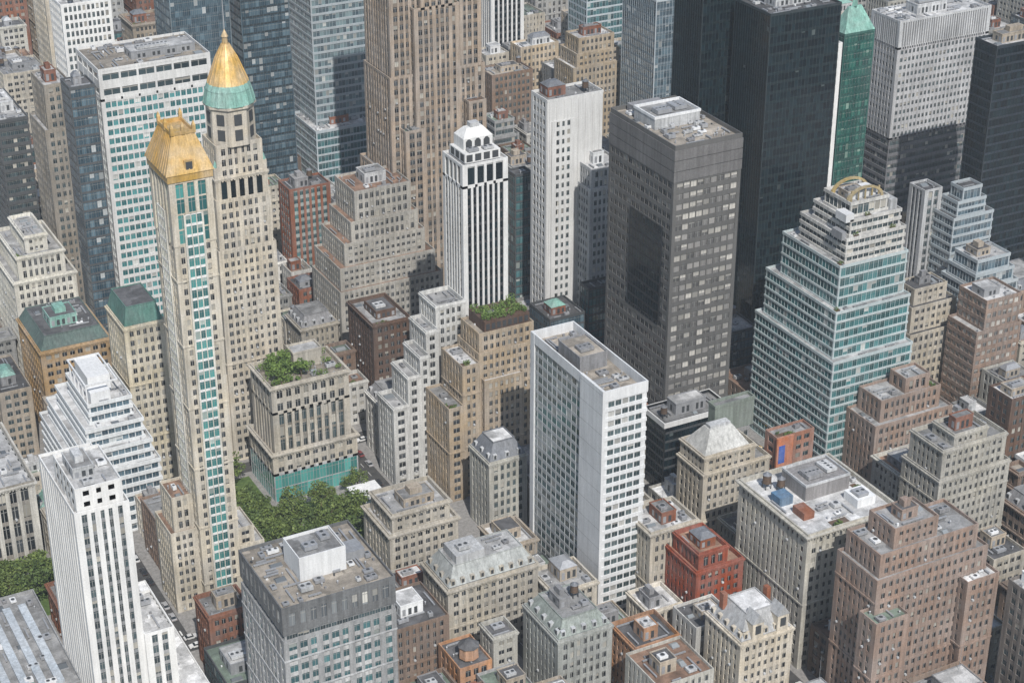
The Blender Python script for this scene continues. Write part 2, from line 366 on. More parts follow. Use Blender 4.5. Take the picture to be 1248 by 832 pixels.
# bank with roof garden
BK=W(.52,.48,.41)
SB=ST('punch',BK,bay=3.4,pw=1.5,sh=2,fl=4.2,cor=.9,glass=G_OLD)
G_TB=glassmat((.04,.16,.15),(.10,.36,.33),.1,(.4,.5,.47),1.6,.05)
b=tower(-136,-73,33,24,46,SB,tiers=[(11,0,0,0,0,ST('glass',LGREY,glass=G_TB,fl=4.5,bay=2.4,sh=.4)),(19,0,0,0,0,SB),(35,1.6,1.6,1.6,1.6,ST('strip',BK,trim=W(.26,.24,.21),bay=2.9,pw=1.15,sh=.9,pd=.9,sd=.15,fl=5.2)),(45,1.6,1.6,1.6,1.6,SB)],roof=R_T,tk=0,pent=False,dens=.8)
b.box(-121,-60,45,-110,-53,51,BK);b.box(-120.6,-59.6,51,-110.4,-53.4,51.1,R_L);ring(b,-121,-60,-110,-53,51,51.7,.2,.3,BK)
b.make('columned_bank_building')
g=MB();r=random.Random(5)
for i in range(80):
    x=r.uniform(-133,-106);y=r.uniform(-69.5,-53)
    if x>-119 and r.random()<.6: continue
    s=r.uniform(1,2.4);leaves(g,x,y,46+s*.5,s,s,s*.7,70,r,.3,leafmat((.035,.07,.015),(.16,.24,.05)))
for x,y in((-129,-58),(-126,-64),(-130,-67),(-124,-58),(-121,-67)): treemesh(g,x,y,45.2,7.5,r,leafmat((.035,.07,.015),(.16,.24,.05)),45)
g.make('roof_garden_planting')
# gold tower
GS=W(.57,.52,.43)
SG=ST('punch',GS,bay=2.2,pw=1.05,sh=1.4,fl=3.5,cw=1.2,glass=G_OLD)
b=tower(-181,-125,13,18,144,SG,tiers=[(132,0,0,0,0),(152,-.25,-.25,-.25,-.25,ST('strip',GS,glass=G_TEAL,bay=3.2,pw=1.2,sh=.5,fl=5))],roof=R_L,pent=False,dens=0,tk=0,par=.6)
S2=ST('grid',W(.62,.60,.54),trim=WHT,glass=G_TEAL,bay=1.5,pw=.3,sh=.8,pd=.25,sd=.18,cw=.25,fl=3.5)
facade(b,-177.6,-125.75,-171.4,-124,8,142,S2);facade(b,-181.6,-119.5,-180,-112.5,8,142,S2)
for t in range(0,132,22): ring(b,-181,-125,-168,-107,t+10,t+10.6,.25,.2,GS)
b.loft(rect(-181.6,-125.6,-167.4,-106.4,152.7),rect(-181.6,-125.6,-167.4,-106.4,155),GOLD,False,True)
b.loft(rect(-181.9,-125.9,-167.1,-106.1,155),rect(-181.9,-125.9,-167.1,-106.1,166,4.0),GOLD,True,True)
for i in range(11):
    t=i/10.
    for sx_ in(0,1):
        if sx_==0: p0=(-181.9+t*14.8,-125.95);p1=(-177.9+t*6.8,-121.95)
        else: p0=(-181.95,-125.9+t*19.8);p1=(-177.95,-121.9+t*11.8)
        b.loft([(p0[0]-.12,p0[1]-.05,155),(p0[0]+.12,p0[1]-.05,155),(p0[0]+.12,p0[1]+.3,155),(p0[0]-.12,p0[1]+.3,155)],[(p1[0]-.12,p1[1]-.05,166.1),(p1[0]+.12,p1[1]-.05,166.1),(p1[0]+.12,p1[1]+.3,166.1),(p1[0]-.12,p1[1]+.3,166.1)],GOLD)
for (lx,ly) in ((-174.5,-124.2),):
    b.box(lx-1.5,ly-1.2,155.5,lx+1.5,ly+2,159,GOLD);b.box(lx-1,ly-1.3,156,lx+1,ly-1.15,158.5,DARK)
ring(b,-177.9,-121.9,-171.1,-110.1,166,167.0,.3,.2,GOLD)
for px,py in((-177.9,-121.9),(-171.1,-121.9),(-177.9,-110.1),(-171.1,-110.1),(-174.5,-121.9),(-177.9,-116)):
    b.box(px-.5,py-.5,166,px+.5,py+.5,168.4,GOLD);b.loft(rect(px-.5,py-.5,px+.5,py+.5,168.4),rect(px-.5,py-.5,px+.5,py+.5,169.8,.45),GOLD)
tower(-190,-122,9,16,0,SG,tiers=[(30,0,0,0,0),(42,2,2,0,2)],b=b,pent=False);tower(-168,-124,9,15,34,SG,tiers=[(20,0,0,0,0),(26,0,1,3,1)],b=b,pent=False)
b.make('gold_roof_apartment_tower')
# copper cone tower
SC=ST('punch',CREAM,bay=2.3,pw=1.05,sh=1.5,fl=3.5,grp=3,ww=1.7,belt=12,glass=G_OLD,cor=.5)
SCn=dict(SC,cor=0);SLg=ST('strip',CREAM,glass=G_BLACK,bay=3.2,pw=1.3,sh=.8,fl=7,cor=.5)
b=tower(-139,-39,22,17,113,SC,tiers=[(86,0,0,0,0,SCn),(105,.8,.8,.8,.8,SCn),(113,1.2,1.2,1.2,1.2,SLg),(125,2.4,1.6,2.4,1.6,SCn)],roof=R_T,pent=False,dens=.3,tk=0)
tower(-143,-38,30,20,36,SCn,tiers=[(36,0,0,0,0)],b=b,pent=False,foot=False)
cx,cy=-128,-30.5
def oct_(R,z,n=8): return [(cx+R*math.cos(2*math.pi*(j+.5)/n),cy+R*math.sin(2*math.pi*(j+.5)/n),z) for j in range(n)]
b.loft(oct_(8.6,125),oct_(8.4,138.5),CREAM,True)
for j in range(8):
    a=2*math.pi*j/8;q=8.0
    for zz in(127,132.6):
        x,y=cx+math.cos(a)*q*.955,cy+math.sin(a)*q*.955;w=1.4
        tx,ty=-math.sin(a)*w,math.cos(a)*w;nx,ny=math.cos(a)*.4,math.sin(a)*.4
        b.loft([(x-tx,y-ty,zz),(x+tx,y+ty,zz),(x+tx+nx,y+ty+ny,zz),(x-tx+nx,y-ty+ny,zz)],[(x-tx,y-ty,zz+4),(x+tx,y+ty,zz+4),(x+tx+nx,y+ty+ny,zz+4),(x-tx+nx,y-ty+ny,zz+4)],DARK)
b.loft(oct_(9.3,138.5),oct_(9.3,139.5),CREAM,True,True)
b.loft(oct_(9.1,139.5,20),oct_(7.9,144.5,20),COPPER,True);b.loft(oct_(8.1,144.5,20),oct_(7.3,146.5,20),COPPER,True)
b.loft(oct_(7.2,146.5,20),oct_(3.9,155,20),GOLD,True);b.loft(oct_(3.9,155,20),oct_(1.3,160,20),GOLD,True);b.loft(oct_(1.1,160),oct_(.9,162.5),GOLD,True);b.loft(oct_(1.3,162.5),oct_(.1,165),GOLD,True)
for j in range(20):
    a=2*math.pi*(j+.5)/20;c_,s_=math.cos(a),math.sin(a)
    for (r0,z0_,r1,z1_,m) in((9.15,139.5,7.95,144.5,COPPER),(7.25,146.5,3.95,155,GOLD),(3.95,155,1.35,160,GOLD)):
        p=(cx+c_*r0,cy+s_*r0,z0_);q=(cx+c_*r1,cy+s_*r1,z1_);b.loft([(p[0]-.12,p[1]-.12,p[2]),(p[0]+.12,p[1]-.12,p[2]),(p[0]+.12,p[1]+.12,p[2]),(p[0]-.12,p[1]+.12,p[2])],[(q[0]-.1,q[1]-.1,q[2]),(q[0]+.1,q[1]-.1,q[2]),(q[0]+.1,q[1]+.1,q[2]),(q[0]-.1,q[1]+.1,q[2])],m)
b.cyl(cx,cy,165,190,.2,.05,METAL,6)
for dx in(-1,1):
    for dy in(-1,1): b.box(cx+dx*9-.8,cy+dy*6.2-.8,113,cx+dx*9+.8,cy+dy*6.2+.8,118,CREAM);b.cyl(cx+dx*9,cy+dy*6.2,118,120.5,.9,.05,COPPER,4)
b.make('copper_cone_roof_tower')
b=tower(-151,52,45,30,128,ST('grid',WHT,trim=WHT,glass=glassmat((.02,.10,.11),(.08,.27,.28),.15,(.6,.62,.6),1.6,.04),bay=2.3,pw=.45,sh=1.4,fl=3.8,cw=1.2),tiers=[(116,0,0,0,0),(128,0,0,0,0,ST('grid',WHT,glass=G_DARK,bay=7,pw=.8,sh=3.4,fl=6,pd=.5,sd=.4))],roof=R_T,dens=1.2,tk=0)
b.make('white_frame_office_tower')
def simple(name,x,y,w,d,h,S,**k): tower(x,y,w,d,h,S,**k).make(name)
def GD(wall,gl,**k):
    k.setdefault('trim',wall);return ST('glass',wall,glass=gl,**k)
simple('dark_glass_office_tower',-165,43,10,12,126,GD(CHAR,G_BLUE))
simple('brown_stone_tower',-166,85,15,23,113,ST('punch',W(.32,.29,.25),bay=2.4,pw=1.1,grp=3),tiers=[(95,0,0,0,0),(113,2,2,2,2)])
simple('dark_office_block',-176,124,13,39,88,ST('band',CHAR,glass=G_DARK))
simple('white_lattice_tower',-137,153,22,19,124,ST('grid',WHT,bay=2,pw=.8))
simple('cream_stone_tower',-136,183,15,23,130,ST('punch',CREAM))
simple('blue_glass_tower',-96,131,27,22,149,GD(W(.20,.25,.28),G_BLUE,trim=W(.08,.12,.15)))
simple('dark_blue_glass_tower',-60,143,23,15,152,GD(W(.10,.14,.17),G_BLUE,trim=W(.03,.045,.055)))
GT=glassmat((.05,.08,.10),(.20,.28,.30),.18,(.5,.52,.5),2.0,.04)
simple('teal_glass_office_tower',-22,155,28,29,165,ST('band',STEEL,glass=GT,sh=1.1,pd=.1,sd=.2))
simple('teal_glass_office_block',-26,146,28,30,49,ST('band',STEEL,glass=G_TEAL2,sh=.9,pd=.1,sd=.2))
# beige skyscraper
SSW=W(.47,.385,.31)
SS=ST('strip',SSW,trim=W(.28,.23,.185),bay=2.5,pw=.95,sh=1.6,pd=.3,sd=.15,grp=3,ww=1.6,glass=G_OLD,fl=3.8)
b=tower(-37,34,41,25,187,SS,tiers=[(70,-3,-3,-3,-3),(112,-1,-1,-1,0),(187,0,0,0,0)])
tower(-28,30,20,6,150,SS,tiers=[(140,0,0,0,0),(150,3,0,3,0)],b=b,pent=False,dens=0);tower(-34,28,9,7,90,SS,b=b,pent=False,dens=0);tower(-5,28,8,7,98,SS,b=b,pent=False,dens=0)
b.make('beige_setback_skyscraper')
SZ=ST('punch',W(.42,.40,.36),bay=2.3,pw=1.05,fl=3.5,glass=G_OLD)
simple('grey_ziggurat_office_building',-73,10,46,30,72,SZ,tiers=[(34,0,0,0,0),(43,1.5,3,2,0),(52,5,6,5,0),(60,9,8,7,0),(72,12,10,9,0)],tk=.2,dens=1.3)
simple('brick_teal_trim_block',-67,77,19,13,53,ST('punch',BRICK,trim=W(.3,.34,.33),glass=G_TEAL2),tk=.6)
simple('red_brick_row_building',-77,46,13,14,21,ST('punch',BRICK),tk=.5)
simple('dark_brick_building',-80,-38,16,24,42,ST('punch',DBRICK,glass=G_OLD,cor=.5),tk=.6,pwall=DBRICK)
# crown tower
SW=ST('strip',WHT,trim=W(.05,.05,.055),bay=2.25,pw=.9,sh=1.1,pd=.42,sd=.1,glass=G_BLACK)
b=tower(-61,-78,18,16,114,SW,tiers=[(110,0,0,0,0),(118,0,0,0,0,ST('strip',WHT,trim=WHT,bay=3.4,pw=1,sh=1.6,fl=8,glass=G_BLACK))],roof=R_L,pent=False,dens=.4,tk=0)
b.loft(rect(-59,-76,-45,-64,118.5),rect(-59,-76,-45,-64,122),WHT,True,True)
for i in range(4): b.box(-58.4+i*3.4,-76.08,119,-56+i*3.4,-75.9,121.6,DARK)
for i in range(3): b.box(-59.08,-75.2+i*3.8,119,-58.9,-72.6+i*3.8,121.6,DARK)
b.loft(rect(-57.5,-72,-46,-64.3,122),rect(-57.5,-72,-46,-64.3,126),WHT,True);b.loft(rect(-57.5,-72,-46,-64.3,126),rect(-57.5,-72,-46,-64.3,129,2.6),WHT,True);
def q4(x0,x1,y0,y1,z): return [(x0,y0,z),(x1,y0,z),(x1,y1,z),(x0,y1,z)]
for i in range(3):
    x=-56.6+i*3.5;b.loft(q4(x,x+2.4,-72.1,-71.9,122.5),q4(x,x+2.4,-72.1,-71.9,124.8),DARK);b.loft(q4(x,x+2.4,-72.1,-71.9,124.8),q4(x+.8,x+1.6,-72.1,-71.9,125.7),DARK)
b.box(-53.5,-69.5,129,-50,-66.8,130.6,LGREY)
unit(b,-57,-75.3,122,4,2.4,1.2,random.Random(4));unit(b,-51,-75.3,122,4,2.4,1.0,random.Random(5))
b.make('white_striped_crown_tower')
b=MB();SA=ST('punch',W(.66,.66,.64),bay=2.2,pw=1.0,sh=1.4,glass=G_OLD,cor=.3)
for (x,y,w,d,h) in((-73,-79,12,14,66),(-78,-81,5,14,58),(-82,-84,4,14,50),(-87,-84,5,14,43),(-93,-84,6,14,32)): tower(x,y,w,d,h,SA,b=b,pent=False,tk=0,roof=R_L)
b.make('white_stepped_building')
SBg=ST('punch',W(.46,.37,.27),bay=2.3,pw=1.1,sh=1.5,glass=G_OLD,belt=6)
b=tower(-67,-101,24,17,63,SBg,tiers=[(56,0,0,0,0),(63,1,1.5,1,1)],dens=.6,tk=0,roof=R_T,pwall=DBRICK);tower(-74,-102,7,17,53,SBg,b=b,pent=False);tower(-80,-103,6,19,38,SBg,b=b,pent=False);tower(-66,-103.5,16,3,46,SBg,b=b,pent=False)
b.make('beige_stepped_apartment_building')
g=MB();r=random.Random(8)
for i in range(40):
    s=r.uniform(1,2.3);leaves(g,r.uniform(-62,-46),r.uniform(-97,-86),67.5+s*.6,s,s,s*.8,70,r,.3,leafmat((.035,.07,.015),(.16,.24,.05)))
g.box(-63,-98,63,-45,-85.5,67.2,DBRICK)
for i in range(8): g.box(-62.4+i*2.2,-98.1,64,-61+i*2.2,-97.95,66.3,DARK)
g.make('rooftop_hedge_garden')
b=tower(-78,-130,15,15,29,ST('punch',W(.42,.41,.37),bay=2.4,sh=1.3,cor=.4),pent=False,dens=0);mansard(b,-77.6,-129.6,-63.4,-115.4,30.6,36,3,SLATE,LGREY,R_L);b.make('slate_mansard_building')
# white slab tower
WS=W(.64,.65,.66,var=.45)
SF=ST('band',WS,glass=glassmat((.02,.035,.04),(.10,.14,.15),.25,(.5,.5,.48),1.7,.04),bay=2.6,pw=.4,sh=1.3,pd=.15,sd=.36,fl=3.5,cw=1.4)
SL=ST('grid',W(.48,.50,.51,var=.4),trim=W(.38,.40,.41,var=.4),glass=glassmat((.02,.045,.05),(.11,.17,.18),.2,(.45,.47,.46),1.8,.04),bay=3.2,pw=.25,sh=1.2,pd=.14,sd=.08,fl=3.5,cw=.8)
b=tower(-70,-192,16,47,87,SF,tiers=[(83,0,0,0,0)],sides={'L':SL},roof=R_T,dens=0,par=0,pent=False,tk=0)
ring(b,-70,-192,-54,-145,83,86.5,.06,.4,WS)
b.box(-70.35,-192.1,6,-69.4,-178,86.6,WS)
for z in range(8,86,7): b.box(-70.37,-192,z,-70.3,-178.1,z+.12,GREY)
b.box(-70.2,-147.5,0,-69.4,-145,86.55,WS)
clutter(b,-69,-191,-55,-173,83,random.Random(3),False,LGREY,1.6,0);clutter(b,-69,-157,-55,-146,83,random.Random(13),False,LGREY,1.6,0)
b.box(-67,-172,83,-57,-158,88.0,GREYB);b.box(-66.5,-171.5,88,-57.5,-158.5,88.1,R_T);ring(b,-67,-172,-57,-158,88,88.5,.05,.25,GREYB);unit(b,-65,-169,88.1,5,4,1.2,random.Random(12))
b.make('white_slab_office_tower')
# bronze tower
BR2=W(.17,.165,.165,rough=.5)
SBz=ST('grid',BRONZE,trim=BRONZE,glass=G_TAN,bay=2.9,pw=.32,sh=1.7,pd=.32,sd=.26,fl=3.9,cw=1.)
SBl=dict(SBz,glass=glassmat((.012,.012,.013),(.07,.07,.07),.25,(.2,.2,.19),1.5,.06))  # left face: its shade is put into darker glass and blind colours
b=tower(1,-118,28,44,127,SBz,tiers=[(115,0,0,0,0),(127,.1,.1,.1,.1)],sides={'L':SBl},roof=R_T,dens=1.3,tk=0,pwall=LGREY,par=1.6,pent=False)
for z in (115,119,123): ring(b,1,-118,29,-74,z+.1,z+3.8,.15,.3,BR2)
facade(b,.6,-112,3,-90,58,96,GD(BLK,G_BLACK))
b.box(5,-98,127,24,-84,131,LGREY);b.box(5.5,-97.5,131,23.5,-84.5,131.1,R_M);ring(b,5,-98,24,-84,131,132,.2,.3,WHITE);unit(b,8,-95,131.1,6,4,1.8,random.Random(2));unit(b,16,-94,131.1,5,6,1.5,random.Random(3));b.box(7,-82,127,20,-76,130,GREYB);b.make('bronze_office_tower')
b=tower(-9,-134,28,14,29,GD(BLK,G_BLACK,trim=CHAR),roof=R_M);ring(b,-9,-134,19,-120,28,30,.5,.3,WHT);b.make('dark_glass_podium_building')
b=tower(0,-29,25,13,116,ST('punch',WHT,bay=2.4,pw=1,glass=G_BLACK),sides={'F':'blank'},tk=.5,dens=1.3,roof=R_M)
for i in range(8): b.box(1+i*3.2,-29.2,5,1.5+i*3.2,-28.4,116,WHT)
facade(b,2,-29.5,12,-28,20,108,ST('punch',WHT,bay=2.2,pw=1.2,glass=G_DARK))
b.make('white_blank_wall_tower')
simple('white_grey_office_tower',14,-39,17,22,88,ST('punch',LGREY,bay=1.9,pw=.8,glass=G_DARK),dens=1.3,tiers=[(80,0,0,0,0),(88,1,1,1,1)])
simple('teal_glass_annex',10,-46,19,7,41,GD(CHAR,G_TEAL2,trim=CHAR),roof=R_D)
simple('narrow_teal_tower',0,-3,8,7,76,GD(CHAR,G_TEAL2))
b=tower(-8,-47,16,17,32,GD(CHAR,G_BLUE),roof=R_D,dens=1.5);b.make('low_glass_building')
SK=GD(W(.03,.042,.048,rough=.5),G_BLACK,trim=W(.012,.022,.026,rough=.2,var=.3),sh=1.2,bay=1.6,pd=.06)
b=tower(74,-68,33,24,150,SK,roof=R_D,dens=1.2,tk=0);b.make('black_glass_office_tower')
b=tower(62,-40,24,20,171,SK,roof=R_D);b.make('black_glass_slab_tower')
# top middle
SBe=ST('punch',W(.46,.38,.28),bay=2.3,pw=1.1,glass=G_OLD)
simple('beige_stepped_tower',100,125,30,19,70,SBe,tiers=[(66,0,0,0,0),(72,3,2,3,0),(79,5,4,5,2)])
simple('brown_brick_block',75,162,23,15,55,ST('punch',BROWN),tk=.9)
simple('white_fin_tower',96,203,19,17,80,ST('strip',WHT,trim=CHAR,glass=G_BLACK))
simple('teal_office_tower',139,180,22,19,90,GD(STEEL,G_TEAL2))
simple('blue_grey_glass_tower',123,89,23,30,106,GD(STEEL,G_BLUE,trim=W(.14,.18,.21)),dens=1.2)
simple('tan_office_block',98,175,22,11,62,SBe)
b=tower(154,-12,16,10,114,GD(W(.05,.14,.12),G_GREEN,trim=W(.02,.08,.07)),roof=R_D,pent=False,dens=0);b.loft(rect(154,-12,170,-2,115),rect(154,-12,170,-2,125,4.6),COPPER);b.cyl(162,-7,125,134,1.6,.05,COPPER,4);b.make('green_glass_pyramid_tower')
SCo=ST('punch',W(.44,.44,.45),bay=2.2,pw=.95,sh=1.6,fl=3.5,glass=G_DARK)
b=tower(186,-9,51,20,108,SCo,tiers=[(60,0,0,0,0,ST('band',W(.17,.17,.18),glass=G_DARK)),(102,0,0,0,0),(114,0,0,0,0,ST('strip',LGREY,trim=GREY,bay=1.3,pw=.6,sh=2,fl=12,pd=.5,sd=.1,glass=GREYB))],roof=R_L,dens=1.2,tk=0);b.make('concrete_grid_office_tower')
simple('dark_glass_slab_tower',177,-80,32,13,125,GD(W(.04,.05,.06),G_BLACK,trim=W(.03,.04,.055,rough=.3)),tk=0)
# teal glass tower with wide setbacks
GZ=glassmat((.015,.06,.065),(.06,.20,.21),.12,(.5,.52,.5),1.9,.04)
SZt=ST('band',W(.48,.55,.56,rough=.5,var=.5),glass=GZ,sh=.8,pd=.12,sd=.32,fl=3.7,bay=2)
SZw=ST('band',W(.62,.61,.58),glass=G_DARK,sh=1.3,pd=.15,sd=.5,fl=3.4,bay=2.4,pw=.3)
b=tower(47,-156,36,49,50,SZt,tiers=[(50,0,0,0,0),(68,2.2,3.5,.4,2),(84,5,7,.6,7),(93,8.5,9,1,12,SZw),(99,11,11,2,16,SZw),(104,13,14,6,19,SZw)],roof=R_L,dens=1.8,tk=0,par=.8)
AG=W(.46,.36,.18)
for i in range(12):
    a0=math.pi*i/12;a1=math.pi*(i+1)/12
    f_=lambda a,R,y:(68-R*math.cos(a)*1.0,y,104+R*.62*math.sin(a))
    for yy in(-140,-131):
        b.loft([f_(a0,8,yy),f_(a0,6.8,yy),f_(a0,6.8,yy+1),f_(a0,8,yy+1)],[f_(a1,8,yy),f_(a1,6.8,yy),f_(a1,6.8,yy+1),f_(a1,8,yy+1)],AG,True,True)
for x in range(62,75,3): b.box(x-.25,-139.8,104,x+.25,-139.3,108,AG)
b.box(62,-138,104,74,-132,106.5,WHITE);b.box(56,-145,99,59.5,-139,102,WHITE);b.box(77,-143,99,80,-136,103,LGREY);b.box(54,-146,93,56,-140,96,METAL)
for (x,y,z) in((50,-151,68),(80,-152,50),(53,-147,84),(76,-146,93),(60,-145.5,93),(66,-144,99)):
    b.box(x,y,z,x+2.2,y+1.2,z+.6,WOOD);leaves(b,x+1,y+.6,z+1,1.3,.9,.7,40,random.Random(int(x)),.3)
b.make('teal_glass_setback_tower')
simple('blue_glass_stepped_tower',153,-93,21,13,67,ST('band',STEEL,glass=G_BLUE,sh=1.1),tiers=[(60,0,0,0,0),(66,3,2,3,1),(71,6,3,5,2)],tk=0)
simple('grey_fin_office_tower',147,-81,9,10,69,ST('strip',LGREY,trim=GREY))
simple('blue_glass_terraced_building',143,-120,23,20,51,ST('band',STEEL,glass=G_BLUE,sh=1.1),tiers=[(42,0,0,0,0),(47,2,2,1,1),(52,4,4,2,2)],tk=0)
simple('beige_setback_block',108,-125,22,15,43,ST('punch',CREAM,glass=G_OLD),tiers=[(34,-2,-3,0,0),(44,0,0,0,0),(50,3,3,3,2)])
simple('brown_brick_apartment_stack',122,-147,22,17,52,ST('band',PINK,glass=G_TAN,sh=1.7,pw=.8,bay=2.6,pd=.2,sd=.32),tiers=[(40,0,0,0,0),(52,4,1,1,0)],tk=.6)
# middle right
b=tower(-23,-180,27,16,40,ST('punch',CREAM,bay=2.4,cor=.5,glass=G_OLD,belt=5),tiers=[(36,0,0,0,0),(42,.5,.5,6,.5)],pent=False,dens=.3,tk=0)
b.loft(rect(-22,-179,-4,-166,43.2),rect(-22,-179,-4,-166,50,4.5),W(.55,.55,.53));b.box(-17,-174,50,-9,-171,51,LGREY);b.box(-12,-169,44,4,-165,54,W(.2,.23,.2));b.box(-11.5,-168.5,54,3.5,-165.5,54.1,R_M);ring(b,-12,-169,4,-165,54,55,.2,.3,W(.2,.23,.2));b.make('hipped_roof_stone_building')
b=tower(14,-170,16,7,35,ST('punch',W(.36,.2,.15),bay=3),tk=0,roof=R_M);b.box(13.6,-171,22,20.5,-170.2,36,W(.5,.22,.14));b.box(14.4,-171.1,26,17,-171,33,W(.06,.12,.4));b.make('red_billboard_building')
b=tower(-27,-243,35,37,49,ST('punch',W(.44,.42,.37),bay=2.4,pw=1.15,sh=1.6,cor=1.,glass=G_OLD,belt=7,grp=2,ww=1.5),tk=.6,roof=R_L,dens=0,pent=False,tiers=[(49,0,0,0,0)])
b.box(-15,-225,49,2,-212,54,W(.26,.25,.25));ring(b,-15,-225,2,-212,54,54.8,.1,.3,LGREY);unit(b,-12,-222,54,6,5,1.6,random.Random(9));unit(b,-4,-221,54,4,6,1.3,random.Random(10));b.box(-3,-236,49,4,-229,52,WHITE);unit(b,-2,-235,52,4,4,1.1,random.Random(15))
b.box(-22,-234,49,-18,-228,51.5,BRICK);b.box(-24,-224,49,-19,-219,52,W(.12,.2,.3));tank(b,-21,-212.5,49,.9)
clutter(b,-16,-241.5,-5,-227,49,random.Random(31),False,None,1.8,0);clutter(b,3.2,-227,7,-208,49,random.Random(32),False,None,1.5,0)
b.make('stone_palazzo_block')
simple('brown_stepped_apartment_building',55,-173,35,17,38,ST('punch',PINK,bay=2.4,glass=G_OLD),tiers=[(30,0,0,0,0),(38,4,3,4,1),(43,16,5,8,3)],tk=.5)
simple('cream_stepped_building',37,-228,30,19,51,ST('punch',STONE,bay=2.3,cor=.4,glass=G_OLD,belt=5),tiers=[(42,0,0,0,0),(52,1.5,1.5,1.5,1),(55,8,4,8,4)],tk=.6,dens=1.5)
PK_=W(.31,.23,.19)
SPk=ST('punch',PK_,bay=2.3,pw=1.15,sh=1.6,glass=G_OLD,belt=7)
b=tower(-30,-280,41,19,65,SPk,tiers=[(56,0,0,0,0),(63,2,2,3,1),(69,8,4,17,3)],tk=.6,pwall=PK_);tower(-33,-285,12,8,45,SPk,b=b,pent=False);tower(1,-284,12,7,48,SPk,b=b,pent=False);b.make('brown_brick_apartment_tower')
simple('dark_grey_brick_building',13,-300,19,12,48,ST('punch',W(.2,.18,.165)),tk=.6)
simple('dark_brown_brick_block',93,-199,21,12,44,ST('punch',DBRICK),tk=.8)
b=tower(-50,-218,18,19,32,ST('punch',W(.27,.085,.055),bay=2.3,glass=G_OLD,cor=.4),tiers=[(28,0,0,0,0),(33,2,2,5,2)],tk=1,pwall=BRICK);b.make('red_brick_building')
b=tower(-59,-256,19,19,30,ST('punch',CREAM,bay=2.2,cor=.5,glass=G_OLD),tiers=[(28,0,0,0,0)],pent=False,dens=0,tk=0);mansard(b,-58.5,-255.5,-40.5,-237.5,29.6,36,4,GREY,CREAM,R_L)
for xx in(-55,-46): b.box(xx,-256,29,xx+4,-252,35,CREAM);b.box(xx+1,-256.1,31,xx+3,-255.95,34,DARK);b.loft(q4(xx-.2,xx+4.2,-256.2,-251,35),q4(xx+1.9,xx+2.1,-256.2,-251,38),GREY)
b.box(-44,-247,34,-42.5,-245,39,BRICK);b.box(-57,-243,33,-55.5,-241,38.5,BRICK)
b.make('gabled_limestone_building')
b=tower(-105,-227,19,22,26,ST('punch',W(.36,.37,.35),bay=2.3,cor=.4,glass=G_OLD),pent=False,dens=0,tk=0);mansard(b,-104.5,-226.5,-86.5,-205.5,27.6,32,3,W(.27,.30,.28),LGREY,R_M);clutter(b,-101,-223,-90,-209,32.1,random.Random(7),True,GREYB,1.5,.5);b.make('grey_mansard_building')
simple('orange_brick_building',-82,-234,16,15,20,ST('punch',ORANGE,glass=G_OLD,cor=.4),tk=.6,pwall=ORANGE)
b=tower(-131,-213,11,15,16,ST('punch',ORANGE,glass=G_OLD,bay=3),pent=False,tk=0,roof=R_D);b.cyl(-125.5,-208,17,21,3.2,3,ORANGE,8);b.cyl(-125.5,-208,21,22.5,3.5,1,R_D,8);b.make('orange_brick_pavilion')
SR=ST('punch',W(.50,.46,.39),bay=2.6,cor=.8,glass=G_OLD,belt=4,pw=1.2)
b=tower(-126,-152,25,21,32,SR,tiers=[(27,0,0,0,0),(33,2,2,2,2)],roof=R_L,dens=1.6,tk=.5);b.make('renaissance_stone_building')
b=tower(-123,-189,32,18,27,SR,pent=False,dens=0,tk=0);mansard(b,-122.4,-188.4,-91.6,-171.6,28.6,34,3.2,W(.44,.46,.45),W(.50,.46,.39),R_L)
b.box(-118,-185,34,-108,-176,37,LGREY);unit(b,-116,-183,37,4,3,1.4,random.Random(6));clutter(b,-107,-185,-95.5,-175,34.1,random.Random(16),False,None,1.6,0);b.make('grey_mansard_stone_block')
simple('ornate_beige_building',-56,-200,18,16,34,dict(SR,bay=2.2),tk=.6,dens=1.4)
simple('small_stone_office_building',-54,-172,16,20,26,SR,tk=.6)
SV=ST('band',W(.64,.66,.67,var=.5),glass=G_BLUE,sh=1.3,pd=.12,sd=.6,fl=3.6,bay=2.4,pw=.25)
b=tower(-204,-67,29,52,30,SV,tiers=[(26,0,0,0,0),(33,2.5,2.5,1.5,3),(40,5,6,3,8),(47,8,11,5,14)],roof=R_L,tk=0,dens=1.3,pent=False)
tower(-207,-70,12,10,18,SV,b=b,roof=R_L,pent=False,tk=0,dens=.4)
b.box(-193,-48,47,-185,-32,54,WHITE);b.box(-194,-54,47,-187,-49,51,WHITE)
for i in range(5): b.box(-195.5,-54+i*5,47,-195,-53.5+i*5,54,WHITE)
ring(b,-195.7,-54.2,-184,-32,54,54.6,0,.5,WHITE);b.make('white_terraced_office_building')
b=tower(-196,7,27,33,42,ST('punch',W(.36,.25,.14),bay=3,glass=G_OLD,cor=.6),tiers=[(38,0,0,0,0)],pent=False,dens=.5,tk=0);mansard(b,-195.5,7.5,-169.5,39.5,39.6,44,2.4,W(.10,.14,.13),None,R_D);clutter(b,-192,11,-173,36,44.1,random.Random(6),True,COPPER,1.6,0);b.make('green_mansard_brown_building')
b=tower(-177,-43,15,21,70,ST('punch',W(.50,.45,.35),bay=2.2,glass=G_OLD,belt=6,cor=.5),tiers=[(66,0,0,0,0)],pent=False,dens=0,tk=0);mansard(b,-176.5,-42.5,-162.5,-22.5,67.6,74,1.6,W(.09,.18,.155),None,R_D);b.make('green_roof_apartment_tower')
b=tower(-192,57,25,38,45,ST('punch',W(.58,.56,.50),bay=2.3,cor=.6,glass=G_OLD),tiers=[(45,0,0,0,0),(54,3,3,3,3),(60,8,8,8,7)],tk=.2);b.make('white_ornate_stepped_tower')
